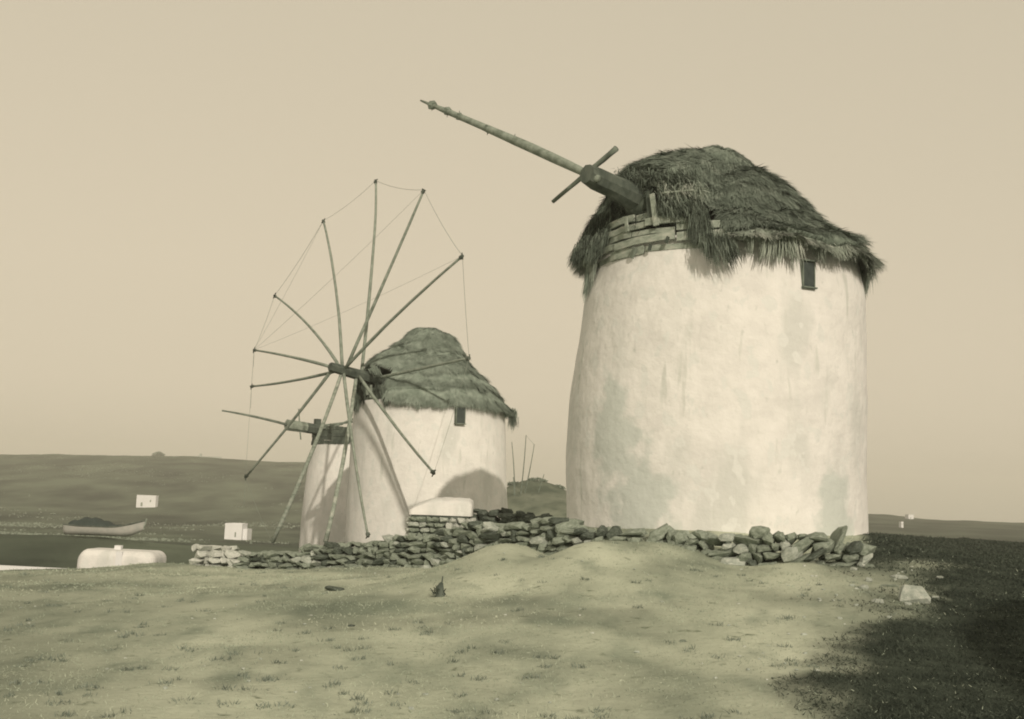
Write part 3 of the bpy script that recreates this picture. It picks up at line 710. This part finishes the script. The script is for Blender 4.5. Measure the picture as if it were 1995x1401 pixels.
# ------------------------------------------------------------------ stones
def rock_mesh(name, mat, seed, n=22, p=3.5):
    r = random.Random(seed); bm = bmesh.new()
    for _ in range(n):
        v = Vector((r.gauss(0, 1), r.gauss(0, 1), r.gauss(0, 1))); s = (abs(v.x)**p + abs(v.y)**p + abs(v.z)**p)**(1 / p)
        v = v / s * r.uniform(.88, 1.03); bm.verts.new(v)
    res = bmesh.ops.convex_hull(bm, input=bm.verts)
    bmesh.ops.delete(bm, geom=[e for e in res['geom_interior'] if isinstance(e, bmesh.types.BMVert)], context='VERTS')
    bmesh.ops.bevel(bm, geom=list(bm.edges), offset=.05, segments=1, affect='EDGES') if False else None
    me = bpy.data.meshes.new(name); bm.to_mesh(me); bm.free(); me.materials.append(mat); return me
ROCKS = {k: [rock_mesh('stone', M[k], s + 100 * i, 16 + s % 9, (3.2, 5.0, 8.0)[s % 3]) for s in range(18)] for i, k in enumerate(('stone', 'stone_dark', 'lime_rub', 'rock_pale'))}
def put_stone(parent, p, size, rot, kind='stone', name='stone'):
    if kind == 'stone': kind = random.choices(('stone', 'stone_dark', 'rock_pale'), (.74, .14, .12))[0]
    me = random.choice(ROCKS[kind]); o = bpy.data.objects.new(name, me); C.objects.link(o)
    o.parent = parent; o.location = Vector(p) - origin(parent); o.rotation_euler = rot; o.scale = size
    return o
def merge_rocks(name, parent, items, mat):
    vs_, fs_ = [], []
    for p, size, rot, kind in items:
        me = random.choice(ROCKS[kind]); R = rot.to_matrix(); b = len(vs_)
        for v in me.vertices:
            q_ = Vector((v.co.x * size[0], v.co.y * size[1], v.co.z * size[2])); vs_.append(tuple(Vector(p) + R @ q_))
        for f in me.polygons: fs_.append(tuple(b + i for i in f.vertices))
    o = mesh(name, vs_, fs_, mat, parent); o['kind'] = 'stuff'; return o

def stone_wall(label, stations, kind, hmean=.14, lmean=.30, seed=1, tilt=.12, group=None, cap_n=290, name='stone_wall', core=True, depth=.2, cat='wall'):
    """stations: (px, depth, top pixel y)"""
    random.seed(seed)
    pts = []
    for px, d, ty in stations:
        p = P(px, ty, d); pts.append((p.x, p.y, p.z))
    pts = np.array(pts); seg = np.hypot(np.diff(pts[:, 0]), np.diff(pts[:, 1])); S = np.concatenate([[0], np.cumsum(seg)])
    def at(s): return np.interp(s, S, pts[:, 0]), np.interp(s, S, pts[:, 1]), np.interp(s, S, pts[:, 2])
    x0, y0, _ = at(S[-1] / 2); root = thing(name, label, cat, (x0, y0, zg(x0, y0)), group)
    items = []; back = []
    for course in range(14):
        s = random.uniform(0, .1)
        while s < S[-1]:
            L = max(.10, random.lognormvariate(math.log(lmean * .92), .42)); h = hmean * random.uniform(.65, 1.5)
            sm = min(s + L / 2, S[-1]); x, y, zt = at(sm); x2, y2, _ = at(min(sm + .05, S[-1])); xb, yb, _ = at(max(sm - .05, 0))
            gz = zg(x, y) - .08; z = gz + (course + .5) * hmean
            if z < zt + .03 - random.uniform(0, .07):
                ang = math.atan2(y2 - yb, x2 - xb); nx, ny = math.sin(ang), -math.cos(ang)
                off = random.uniform(-.05, .05) + .0
                tl = random.gauss(0, tilt); 
                if tilt > .25: tl = abs(tl) * -1
                rot = Euler((random.gauss(0, .1), tl, ang + random.gauss(0, .15)))
                items.append(((x + nx * off, y + ny * off, z), (L * .54, depth * random.uniform(.8, 1.2), h * .56), rot, kind))
                back.append(((x - nx * (.3 + off), y - ny * (.3 + off), z - .02), (L * .56, depth, h * .58), Euler((0, tl, ang + random.gauss(0, .3))), kind))
            s += L * random.uniform(.92, 1.06)
    random.shuffle(items)
    for it in items[:cap_n]: put_stone(root, it[0], it[1], it[2], it[3])
    rest = items[cap_n:] + (back if core else [])
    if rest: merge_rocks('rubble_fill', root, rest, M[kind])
    return root
random.seed(3)
stone_wall('long dry-stone wall of rough field stones running past the foot of the windmills', [(462, 24.2, 1078), (520, 24.0, 1074), (600, 23.3, 1064), (700, 22.6, 1057), (800, 21.6, 1047), (870, 21.0, 1034), (925, 20.4, 1018), (985, 19.8, 1020), (1040, 19.2, 1014), (1085, 18.8, 1010), (1110, 18.4, 1022)],
           'stone', .115, .235, 5, .14)
stone_wall('tumbled low wall of leaning stone slabs in front of the biggest windmill', [(1112, 18.2, 1026), (1180, 17.9, 1032), (1240, 17.8, 1026), (1300, 17.6, 1034), (1370, 17.2, 1038), (1450, 16.8, 1034), (1540, 16.6, 1036), (1600, 16.5, 1042), (1645, 16.5, 1050), (1684, 16.5, 1064)],
           'stone', .13, .225, 8, .42, depth=.15)
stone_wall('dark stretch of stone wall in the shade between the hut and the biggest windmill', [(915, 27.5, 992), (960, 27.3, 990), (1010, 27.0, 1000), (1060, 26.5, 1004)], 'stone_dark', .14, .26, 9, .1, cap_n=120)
stone_wall('pale crumbling stub of limewashed wall at the left end of the stone wall', [(372, 25.0, 1066), (395, 25.0, 1064), (430, 24.9, 1067), (466, 24.7, 1072)], 'lime_rub', .14, .24, 12, .12, cap_n=60)

# ---------------- small stone hut with rounded whitewashed top
def hut():
    d = 26.0; x0, x1 = P(797, 1000, d).x, P(918, 1000, d).x; w = x1 - x0; cx = (x0 + x1) / 2; zb = zg(cx, d) - .2; zt = P(880, 969, d).z; dep = 1.6
    root = thing('stone_hut', 'small squat stone hut with a rounded whitewashed top beside the stone wall', 'hut', (cx, d + dep / 2, zb))
    zsp = P(860, 1002, d).z
    g = G(); g.box((cx, d + dep / 2, (zb + zsp) / 2), (w - .1, dep - .1, zsp - zb)); g.build('core', M['stone_dark'], root)
    # rounded top: loft
    nx, ny = 18, 10; vs_ = []
    for j in range(ny + 1):
        for i in range(nx + 1):
            u = i / nx; v = j / ny
            hx = (zt - zsp) * (1 - max(0, (.55 - u) / .55)**2.2 * .75) * (1 - max(0, (u - .93) / .07)**2 * .15)
            hy = 1 - .35 * abs(2 * v - 1)**3
            vs_.append((x0 + w * u + .01 * math.sin(j * 2.1), d + dep * v, zsp + hx * hy + random.uniform(-.01, .01)))
    b = len(vs_); fs = [(j * (nx + 1) + i, j * (nx + 1) + i + 1, (j + 1) * (nx + 1) + i + 1, (j + 1) * (nx + 1) + i) for j in range(ny) for i in range(nx)]
    ring = [i for i in range(nx + 1)] + [j * (nx + 1) + nx for j in range(1, ny + 1)] + [ny * (nx + 1) + i for i in range(nx - 1, -1, -1)] + [j * (nx + 1) for j in range(ny - 1, 0, -1)]
    for k in ring: x, y, _ = vs_[k]; vs_.append((x, y, zsp - .03))
    n = len(ring)
    for k in range(n): k2 = (k + 1) % n; fs.append((ring[k2], ring[k], b + k, b + k2))
    g = G(); g.add(vs_, fs); g.build('plastered_top', M['lime'], root, True)
    z = zb + .08; 
    while z < zsp - .02:
        x = x0
        while x < x1 - .04:
            L = min(random.uniform(.12, .3), x1 - x); h = random.uniform(.10, .15)
            rub = 'lime_rub' if (x - x0) / w > .55 and z > zsp - .45 else 'stone'
            put_stone(root, (x + L / 2, d + .0, z), (L * .55, .12, h * .56), Euler((random.gauss(0, .08), random.gauss(0, .1), random.gauss(0, .1))), rub); x += L
        y = d + .1
        while y < d + dep:
            L = random.uniform(.15, .3)
            for xx in (x0, x1): put_stone(root, (xx, y + L / 2, z), (.1, L * .55, .07), Euler((0, 0, random.gauss(0, .1))), 'lime_rub')
            y += L
        z += .125
hut()

# ---------------- poles leaning together beyond the hut
pd = 64.0
pb = P(1008, 985, pd)
pr = thing('pole_cluster', 'thin bare poles fanning up by the scrubby hillock between the two mills', 'poles', (pb.x, pb.y, zg(pb.x, pb.y)))
tp = []
for (bx, by), (tx, ty) in (((1004, 985), (997, 861)), ((1009, 985), (1025, 848)), ((1012, 985), (1041, 866)), ((1030, 985), (1060, 924)), ((1000, 985), (1000, 930))):
    a, b = P(bx, by, pd), P(tx, ty, pd - .5); tp.append(b); a.z -= .6
    spar_mesh((a, (a + b) / 2 + Vector((.06, 0, 0)), b), .045, .022, M['wood_mid'], pr, 'pole', 5)
rope(tp[1], tp[2], pr, .008, .03)

# ------------------------------------------------------------------ far buildings, boat
def box_house(label, px0, px1, pyt, pyb, d, annex=None, holes=(), depth=2.6, group='white houses across the valley'):
    a, b = P(px0, pyb, d), P(px1, pyt, d); cx = (a.x + b.x) / 2; w = b.x - a.x; h = b.z - a.z
    root = thing('house', label, 'house', (cx, d + depth / 2, a.z), group)
    g = G(); g.box((cx, d + depth / 2, (a.z + b.z) / 2 - .5), (w, depth, h + 1.0)); wall = g.build('wall', M['lime_far'], root)
    g = G(); t = .3
    for c, s in (((cx, d + .14, b.z + .12), (w + .06, t, .25)), ((cx, d + depth - .14, b.z + .12), (w + .06, t, .25)), ((a.x + .14, d + depth / 2, b.z + .12), (t, depth - .6, .25)), ((b.x - .14, d + depth / 2, b.z + .12), (t, depth - .6, .25))): g.box(c, s)
    g.build('parapet', M['lime_far'], root)
    for nm, hx0, hx1, hy0, hy1 in holes:
        p, q_ = P(hx0, hy1, d), P(hx1, hy0, d); g = G(); g.box(((p.x + q_.x) / 2, d - .02, (p.z + q_.z) / 2), (q_.x - p.x, .2, q_.z - p.z)); g.build(nm, M['wood_pale'], root)
    if annex:
        ax0, ax1_, ay0, ay1 = annex; p, q_ = P(ax0, ay1, d + 1), P(ax1_, ay0, d + 1); g = G()
        g.box(((p.x + q_.x) / 2, d + 2.8, (p.z + q_.z) / 2 - .4), (q_.x - p.x, 3.6, q_.z - p.z + .8)); g.build('annex', M['lime_far'], root)
    return root
box_house('small flat-roofed white house alone high on the left hillside', 265, 304, 967, 986, 350, holes=(('door', 274, 278, 979, 986), ('window', 292, 294.5, 974, 978)))
box_house('white house with lower annex, above the pale crumbling wall stub', 437, 472, 1023, 1047, 200, annex=(471, 482, 1031, 1045), holes=(('door', 457, 460, 1037, 1046),), depth=4)
box_house('tiny white house on the far right skyline', 1770, 1780, 1004, 1011, 460, holes=(('door', 1774, 1775, 1008, 1011),), depth=4)
box_house('tiny white hut below the far right skyline', 1756, 1760, 1018, 1022, 330, holes=(('door', 1757.5, 1758.2, 1020, 1022),), depth=2)

def rounded_building():
    d = 55.0; x0, x1 = P(146, 1090, d).x, P(300, 1090, d).x; zt = P(200, 1069, d).z; zb = -4.0; dep = 2.4; cx = (x0 + x1) / 2; w = x1 - x0
    root = thing('low_building', 'long low whitewashed building with rounded roof corners at the left edge', 'building', (cx, d + 2, zb))
    bm = bmesh.new(); bmesh.ops.create_cube(bm, size=1)
    for v in bm.verts: v.co = Vector((v.co.x * w, v.co.y * dep, v.co.z * (zt - zb)))
    es = [e for e in bm.edges if all(v.co.z > 0 for v in e.verts) or abs(e.verts[0].co.z - e.verts[1].co.z) > .1]
    bmesh.ops.bevel(bm, geom=es, offset=.42, segments=5, affect='EDGES', profile=.5)
    for v in bm.verts:
        if v.co.z > 0 and v.co.x > 0: v.co.z -= .12 * v.co.x / (w / 2)
        if v.co.z > 0 and v.co.x < -w * .3: v.co.z -= .25 * ((-v.co.x - w * .3) / (w * .2))**2
        v.co += Vector((cx, d + dep / 2, (zt + zb) / 2))
    vs_ = [v.co.copy() for v in bm.verts]; bm.verts.index_update(); fs = [tuple(v.index for v in f.verts) for f in bm.faces]; bm.free()
    g = G(); g.add(vs_, fs); o = g.build('wall', M['lime'], root)
    g = G(); c = P(231, 1069, d + 1.2); g.box(c, (.3, .4, .3), None, .03); g.build('chimney', M['lime_far'], root)
    g = G(); p = P(231, 1092, d); g.box((p.x, d + .1, zt - 1.62), (.3, .26, 3.0), None, .02); g.build('buttress', M['lime_far'], root)
    g = G(); g.box((x0 - 3.6, d - 2.0, P(120, 1105, d - 2).z - .6), (8.5, .4, 1.2), Euler((0, .012, 0)), .02); tag(g.build('yard_wall', M['lime_far'], None, root=Vector((x0 - 3, d - 2, zb))), 'low white wall running off left in front of the rounded building', 'wall')
rounded_building()

def boat():
    d = 88.0; xa, xb = P(128, 1035, d).x, P(281, 1035, d).x; L = xb - xa; zk = P(200, 1044, d).z; n = 22; hw = 1.15
    root = thing('boat', 'beached wooden boat with pale hull, raised prow and dark cover at the left edge', 'boat', ((xa + xb) / 2, d, zk))
    vs_ = []; K = 9
    for i in range(n + 1):
        u = i / n; x = xa + L * u; bw_ = hw * (math.sin(PI * min(max(u * .88 + .12, 0), 1)))**.6 if u < .999 else .02
        sheer = .72 + .9 * max(0, u - .62)**1.6 * 3.0 + .25 * max(0, .2 - u) * 2; keel = .65 * max(0, (u - .74) / .26)**1.8
        for k in range(K):
            a = PI * k / (K - 1); yy = -math.cos(a) * bw_; zz = keel + (sheer - keel) * (1 - math.sin(a)**.7)
            vs_.append((x, d + yy, zk + zz))
    fs = [(i * K + k, (i + 1) * K + k, (i + 1) * K + k + 1, i * K + k + 1) for i in range(n) for k in range(K - 1)] + [tuple(range(K))]
    g = G(); g.add(vs_, fs); g.build('hull', M['hullpale'], root, True)
    g = G()
    for side in (0, K - 1): g.tube([Vector(vs_[i * K + side]) + Vector((0, 0, .03)) for i in range(n + 1)], .06, 5)
    g.build('gunwale', M['wood_dark'], root)
    g = G(); vv = []; m_ = 16
    for i in range(m_ + 1):
        u = i / m_; x = xa + L * (.06 + .70 * u); h = .72 + .72 * math.exp(-((u - .36) / .42)**2) + .08 * math.sin(i * 1.9)
        for k in range(7):
            a = PI * k / 6; vv.append((x, d - math.cos(a) * hw * .93 * (math.sin(PI * (.12 + .76 * u)))**.4, zk + .66 + (h - .66) * math.sin(a)**.8 + .02 * math.sin(k * 3 + i)))
    ff = [(i * 7 + k, (i + 1) * 7 + k, (i + 1) * 7 + k + 1, i * 7 + k + 1) for i in range(m_) for k in range(6)]
    g.add(vv, ff); g.build('cover', M['tarp'], root, True)
    g = G(); g.tube([(xb - .1, d, zk + .6), (xb + .12, d, zk + 1.5)], [.08, .06], 6); g.build('stem_post', M['wood_pale'], root)
boat()

# ridge details: bush and ruin
def bush(name, label, c, size, n, mat, cat='bush', leaf=.3):
    c = np.array(c); root = thing(name, label, cat, tuple(c))
    u = norm(RNG.normal(0, 1, (n, 3))); rr_ = RNG.uniform(.45, 1, (n, 1))**.5; p = c + u * rr_ * np.array(size) * (1 + .3 * vnoise(u[:, 0] * 3, u[:, 1] * 3, u[:, 2] * 3)[:, None]); p[:, 2] += size[2] * .6
    d = norm(u + RNG.normal(0, .7, (n, 3))); s = norm(np.cross(d, RNG.normal(0, 1, (n, 3))))
    o = blades('crown', p, d, s, RNG.uniform(.5, 1, n) * leaf, RNG.uniform(.3, .6, n) * leaf, mat, root, 0)
    g = G(); g.tube([c - np.array([0, 0, .3]), c + np.array([0, 0, size[2]])], [.1, .04], 5); g.build('trunk', M['wood_dark'], root)
    return root
bp_ = P(308, 888, 597); bush('shrub', 'low dark shrub breaking the skyline of the left hill', (bp_.x, bp_.y, bp_.z - .6), (3.2, 2.5, 1.5), 900, M['bush'], leaf=1.0)
rp = thing('ruin', 'low broken field walls on the ridge right of the shrub', 'ruin', tuple(P(400, 893, 596)))
for x0, x1, y0 in ((376, 388, 888), (389, 393, 884), (393, 430, 889)):
    a, b = P(x0, y0, 596), P(x1, y0 + 6, 596); g = G(); g.box(((a.x + b.x) / 2, 596, (a.z + b.z) / 2 - .5), (b.x - a.x, 1, a.z - b.z + 1), None, .25); g.build('broken_wall', M['rock_pale'], rp)

# ------------------------------------------------------------------ loose rocks, stump
def ground_hit(px, py):
    r = ray(px, py)
    for i in range(50, 4000):
        p = EYE + r * (i * .02 / r.y)
        if p.z <= zg(p.x, p.y) if False else p.z <= ZT(p.x, p.y): return p
    return P(px, py, 15)
_gx = np.linspace(-8, 8, 161); _gy = np.linspace(6, 26, 201); _GX, _GY = np.meshgrid(_gx, _gy); _GZ = zfun(_GX, _GY)
def ZT(x, y):
    i = min(max(int(round((x + 8) / .1)), 0), 160); j = min(max(int(round((y - 6) / .1)), 0), 200); return _GZ[j, i]
RK = [(1782, 1172, 62, 40, 'largest pale boulder on the scrubby ground at the right edge', 'rock_pale'),
      (1694, 1133, 15, 10, 'small bright stone below the right end of the tumbled wall', 'rock_pale'), (1684, 1147, 18, 10, 'flat pale stone just nearer than the small bright one', 'rock_pale'),
      (1753, 1127, 34, 9, 'low flat pinkish slab behind the largest boulder', 'rock_pale'), (1664, 1111, 18, 8, 'pale flake of stone at the foot of the wall end', 'rock_pale'),
      (1712, 1175, 26, 10, 'long pale stone left of the largest boulder', 'rock_pale'), (1770, 1180, 14, 9, 'little white stone tucked under the largest boulder', 'rock_pale'),
      (1824, 1166, 20, 6, 'thin flat stone right of the largest boulder', 'rock_pale'), (1832, 1127, 16, 6, 'thin grey stone farther back by the right edge', 'rock_pale'),
      (1672, 1098, 22, 20, 'upright wedge of pale stone fallen from the wall end', 'rock_pale'), (1430, 1100, 64, 20, 'long slanting slab lying in front of the tumbled wall', 'rock_pale'),
      (1733, 1143, 40, 6, 'thin ledge of rock between the slab and the boulder', 'stone'), (1330, 1252, 16, 6, 'small grey stone near the bottom, beside the dark, shaded scrub', 'stone'),
      (652, 1150, 40, 9, 'dark flat stone sunk in the turf in front of the left wall', 'stone_dark'), (684, 1221, 16, 6, 'small dark stone lower on the turf left of centre', 'stone_dark')]
for k, (px, py, wpx, hpx, lab, kind) in enumerate(RK):
    p = ground_hit(px, py); s = p.y / F_PX; random.seed(k + 40)
    me = rock_mesh('rock', M[kind], 900 + k, 26, 2.8); o = bpy.data.objects.new('rock', me); C.objects.link(o)
    o.location = p + Vector((0, .02, hpx * s * .22)); o.scale = (wpx * s * .5, wpx * s * .4, hpx * s * .6); o.rotation_euler = (random.uniform(-.1, .1), random.uniform(-.15, .15), random.uniform(-.3, .3))
    tag(o, lab, 'rock', 'loose rocks on the ground')
p = ground_hit(858, 1162); rt = thing('stump', 'small dark dead plant stub standing alone in the turf', 'stump', tuple(p))
s = p.y / F_PX; g = G(); g.tube([p - Vector((0, 0, .03)), p + Vector((-.01, 0, 16 * s)), p + Vector((.01, 0, 26 * s))], [9 * s, 7 * s, 3.5 * s], 7, .25); g.build('stem', M['wood_dark'], rt)
g = G(); g.tube([p + Vector((.01, 0, 20 * s)), p + Vector((.02, 0, 38 * s))], [2 * s, 1.2 * s], 5, .2); g.build('twig', M['wood_dark'], rt)
tuft('dry_leaves', tuple(p), tuple(p + Vector((-.05, 0, .1))), 60, .12, .03, M['scrub'], rt, spr2=.6)

# ------------------------------------------------------------------ ground cover
def scatter(name, n, yr, kr, Lr, wr_, mat, mask, seed, up=.6, jit=.9):
    rg = np.random.default_rng(seed); y = np.exp(rg.uniform(np.log(yr[0]), np.log(yr[1]), n)); x = rg.uniform(kr[0], kr[1], n) * y
    ok = rg.random(n) < mask(x, y); x, y = x[ok], y[ok]; n = len(x)
    p = np.stack([x, y, zfun(x, y) - .005], -1); d = norm(np.stack([rg.normal(0, jit, n), rg.normal(0, jit, n), np.abs(rg.normal(up, .4, n))], -1))
    s = norm(np.cross(d, rg.normal(0, 1, (n, 3)))); sc_ = np.clip(y / 14, .7, 3) if yr[1] < 90 else y * 0 + 1
    o = blades(name, p, d, s, rg.uniform(*Lr, n) * sc_**.5, rg.uniform(*wr_, n) * sc_, mat, None, .1); return o
patch = lambda x, y: np.clip(.5 + 1.1 * fbm(x * .8, y * .8, 2.2), 0, 1) * (1 - scrub_shade_mask(x, y) * .9)
scatter('dry_grass', 150000, (6.5, 27), (-.52, .52), (.015, .05), (.004, .010), M['grass'], patch, 3)
scatter('scrub_and_shade', 210000, (6.5, 60), (.05, .56), (.02, .07), (.006, .016), M['scrub'], lambda x, y: np.clip(scrub_shade_mask(x, y) * 1.3 - .35, 0, 1), 4)  # scrub of the right band; in the near corner it deepens the painted shadow
scatter('weeds', 60000, (6.5, 26), (-.52, .50), (.012, .04), (.004, .009), M['wood_mid'], lambda x, y: np.clip(sstep(.25, .7, fbm(x * 1.4, y * 2.2, 9.1) + .15), 0, .8), 5)
scatter('hillside_scrub', 60000, (150, 640), (-.56, .2), (.2, .55), (.2, .5), M['bush'], lambda x, y: np.clip(sstep(.05, .5, fbm(x * .03, y * .03, 2.2) + .5 * fbm(x * .15, y * .15, 3.1)), 0, 1), 15)
rg = np.random.default_rng(21); pp, dd, LL = [], [], []
for _ in range(420):
    y = math.exp(rg.uniform(math.log(7), math.log(22))); x = rg.uniform(-.5, .42) * y
    if float(fbm(x * .7, y * .7, 6.6)) < -.1 or float(scrub_shade_mask(x, y)) > .6: continue
    n_ = int(rg.integers(14, 34)); q_ = np.stack([x + rg.normal(0, .035, n_), y + rg.normal(0, .035, n_)], -1)
    pp.append(np.concatenate([q_, np.full((n_, 1), ZT(x, y) - .01)], 1)); dd.append(norm(np.concatenate([rg.normal(0, .55, (n_, 2)), np.full((n_, 1), 1.0)], 1))); LL.append(rg.uniform(.025, .075, n_))
pp, dd, LL = np.concatenate(pp), np.concatenate(dd), np.concatenate(LL)
blades('grass_tufts', pp, dd, norm(np.cross(dd, rg.normal(0, 1, pp.shape))), LL, rg.uniform(.005, .010, len(pp)), M['wood_mid'], None, .15)
# pebbles
rg = np.random.default_rng(9); items = []
for _ in range(520):
    y = math.exp(rg.uniform(math.log(8), math.log(20))); k = rg.uniform(-.5, .5)
    if rg.random() > (.25 + .75 * (k > .2)): continue
    if float(scrub_shade_mask(k * y, y)) > .5: continue
    s = rg.uniform(.006, .02) * (1.6 if k > .27 else 1); items.append(((k * y, y, ZT(k * y, y) + s * .2), (s * rg.uniform(.8, 1.6), s, s * .6), Euler((0, 0, rg.uniform(0, 3))), 'rock_pale'))
merge_rocks('pebbles', None, items, M['rock_pale'])

# ------------------------------------------------------------------ air
HAZE = 0.0007
if HAZE > 0:
    hz = G(); zlo = float(Z.min()) - 1.5; hz.box((0, 0, (zlo + 60) / 2), (2900, 2900, 60 - zlo)); print('terrain', Z.min(), Z.max()); ho = hz.build('haze', None); ho.data.materials.clear()
    hm = bpy.data.materials.new('haze'); hm.use_nodes = True; n = hm.node_tree.nodes; n.clear()
    pv = n.new('ShaderNodeVolumePrincipled'); pv.inputs['Color'].default_value = (1.0, .97, .90, 1); pv.inputs['Density'].default_value = HAZE
    oo = n.new('ShaderNodeOutputMaterial'); hm.node_tree.links.new(pv.outputs[0], oo.inputs['Volume']); ho.data.materials.append(hm); ho['kind'] = 'stuff'
for px, py, sz, lab in ((1046, 950, (.6, .5, .3), 'dark low shrub on top of the hillock between the mills'), (1084, 962, (.5, .4, .25), 'small shrub where the hillock meets the big mill'), (1003, 962, (.45, .4, .25), 'small shrub on the hillock beside the bare poles')):
    q_ = P(px, py, 69); bush('shrub', lab, (q_.x, q_.y, zg(q_.x, q_.y) - .15), (sz[0], sz[1], sz[2] * .6), 700, M['bush'], leaf=.14)
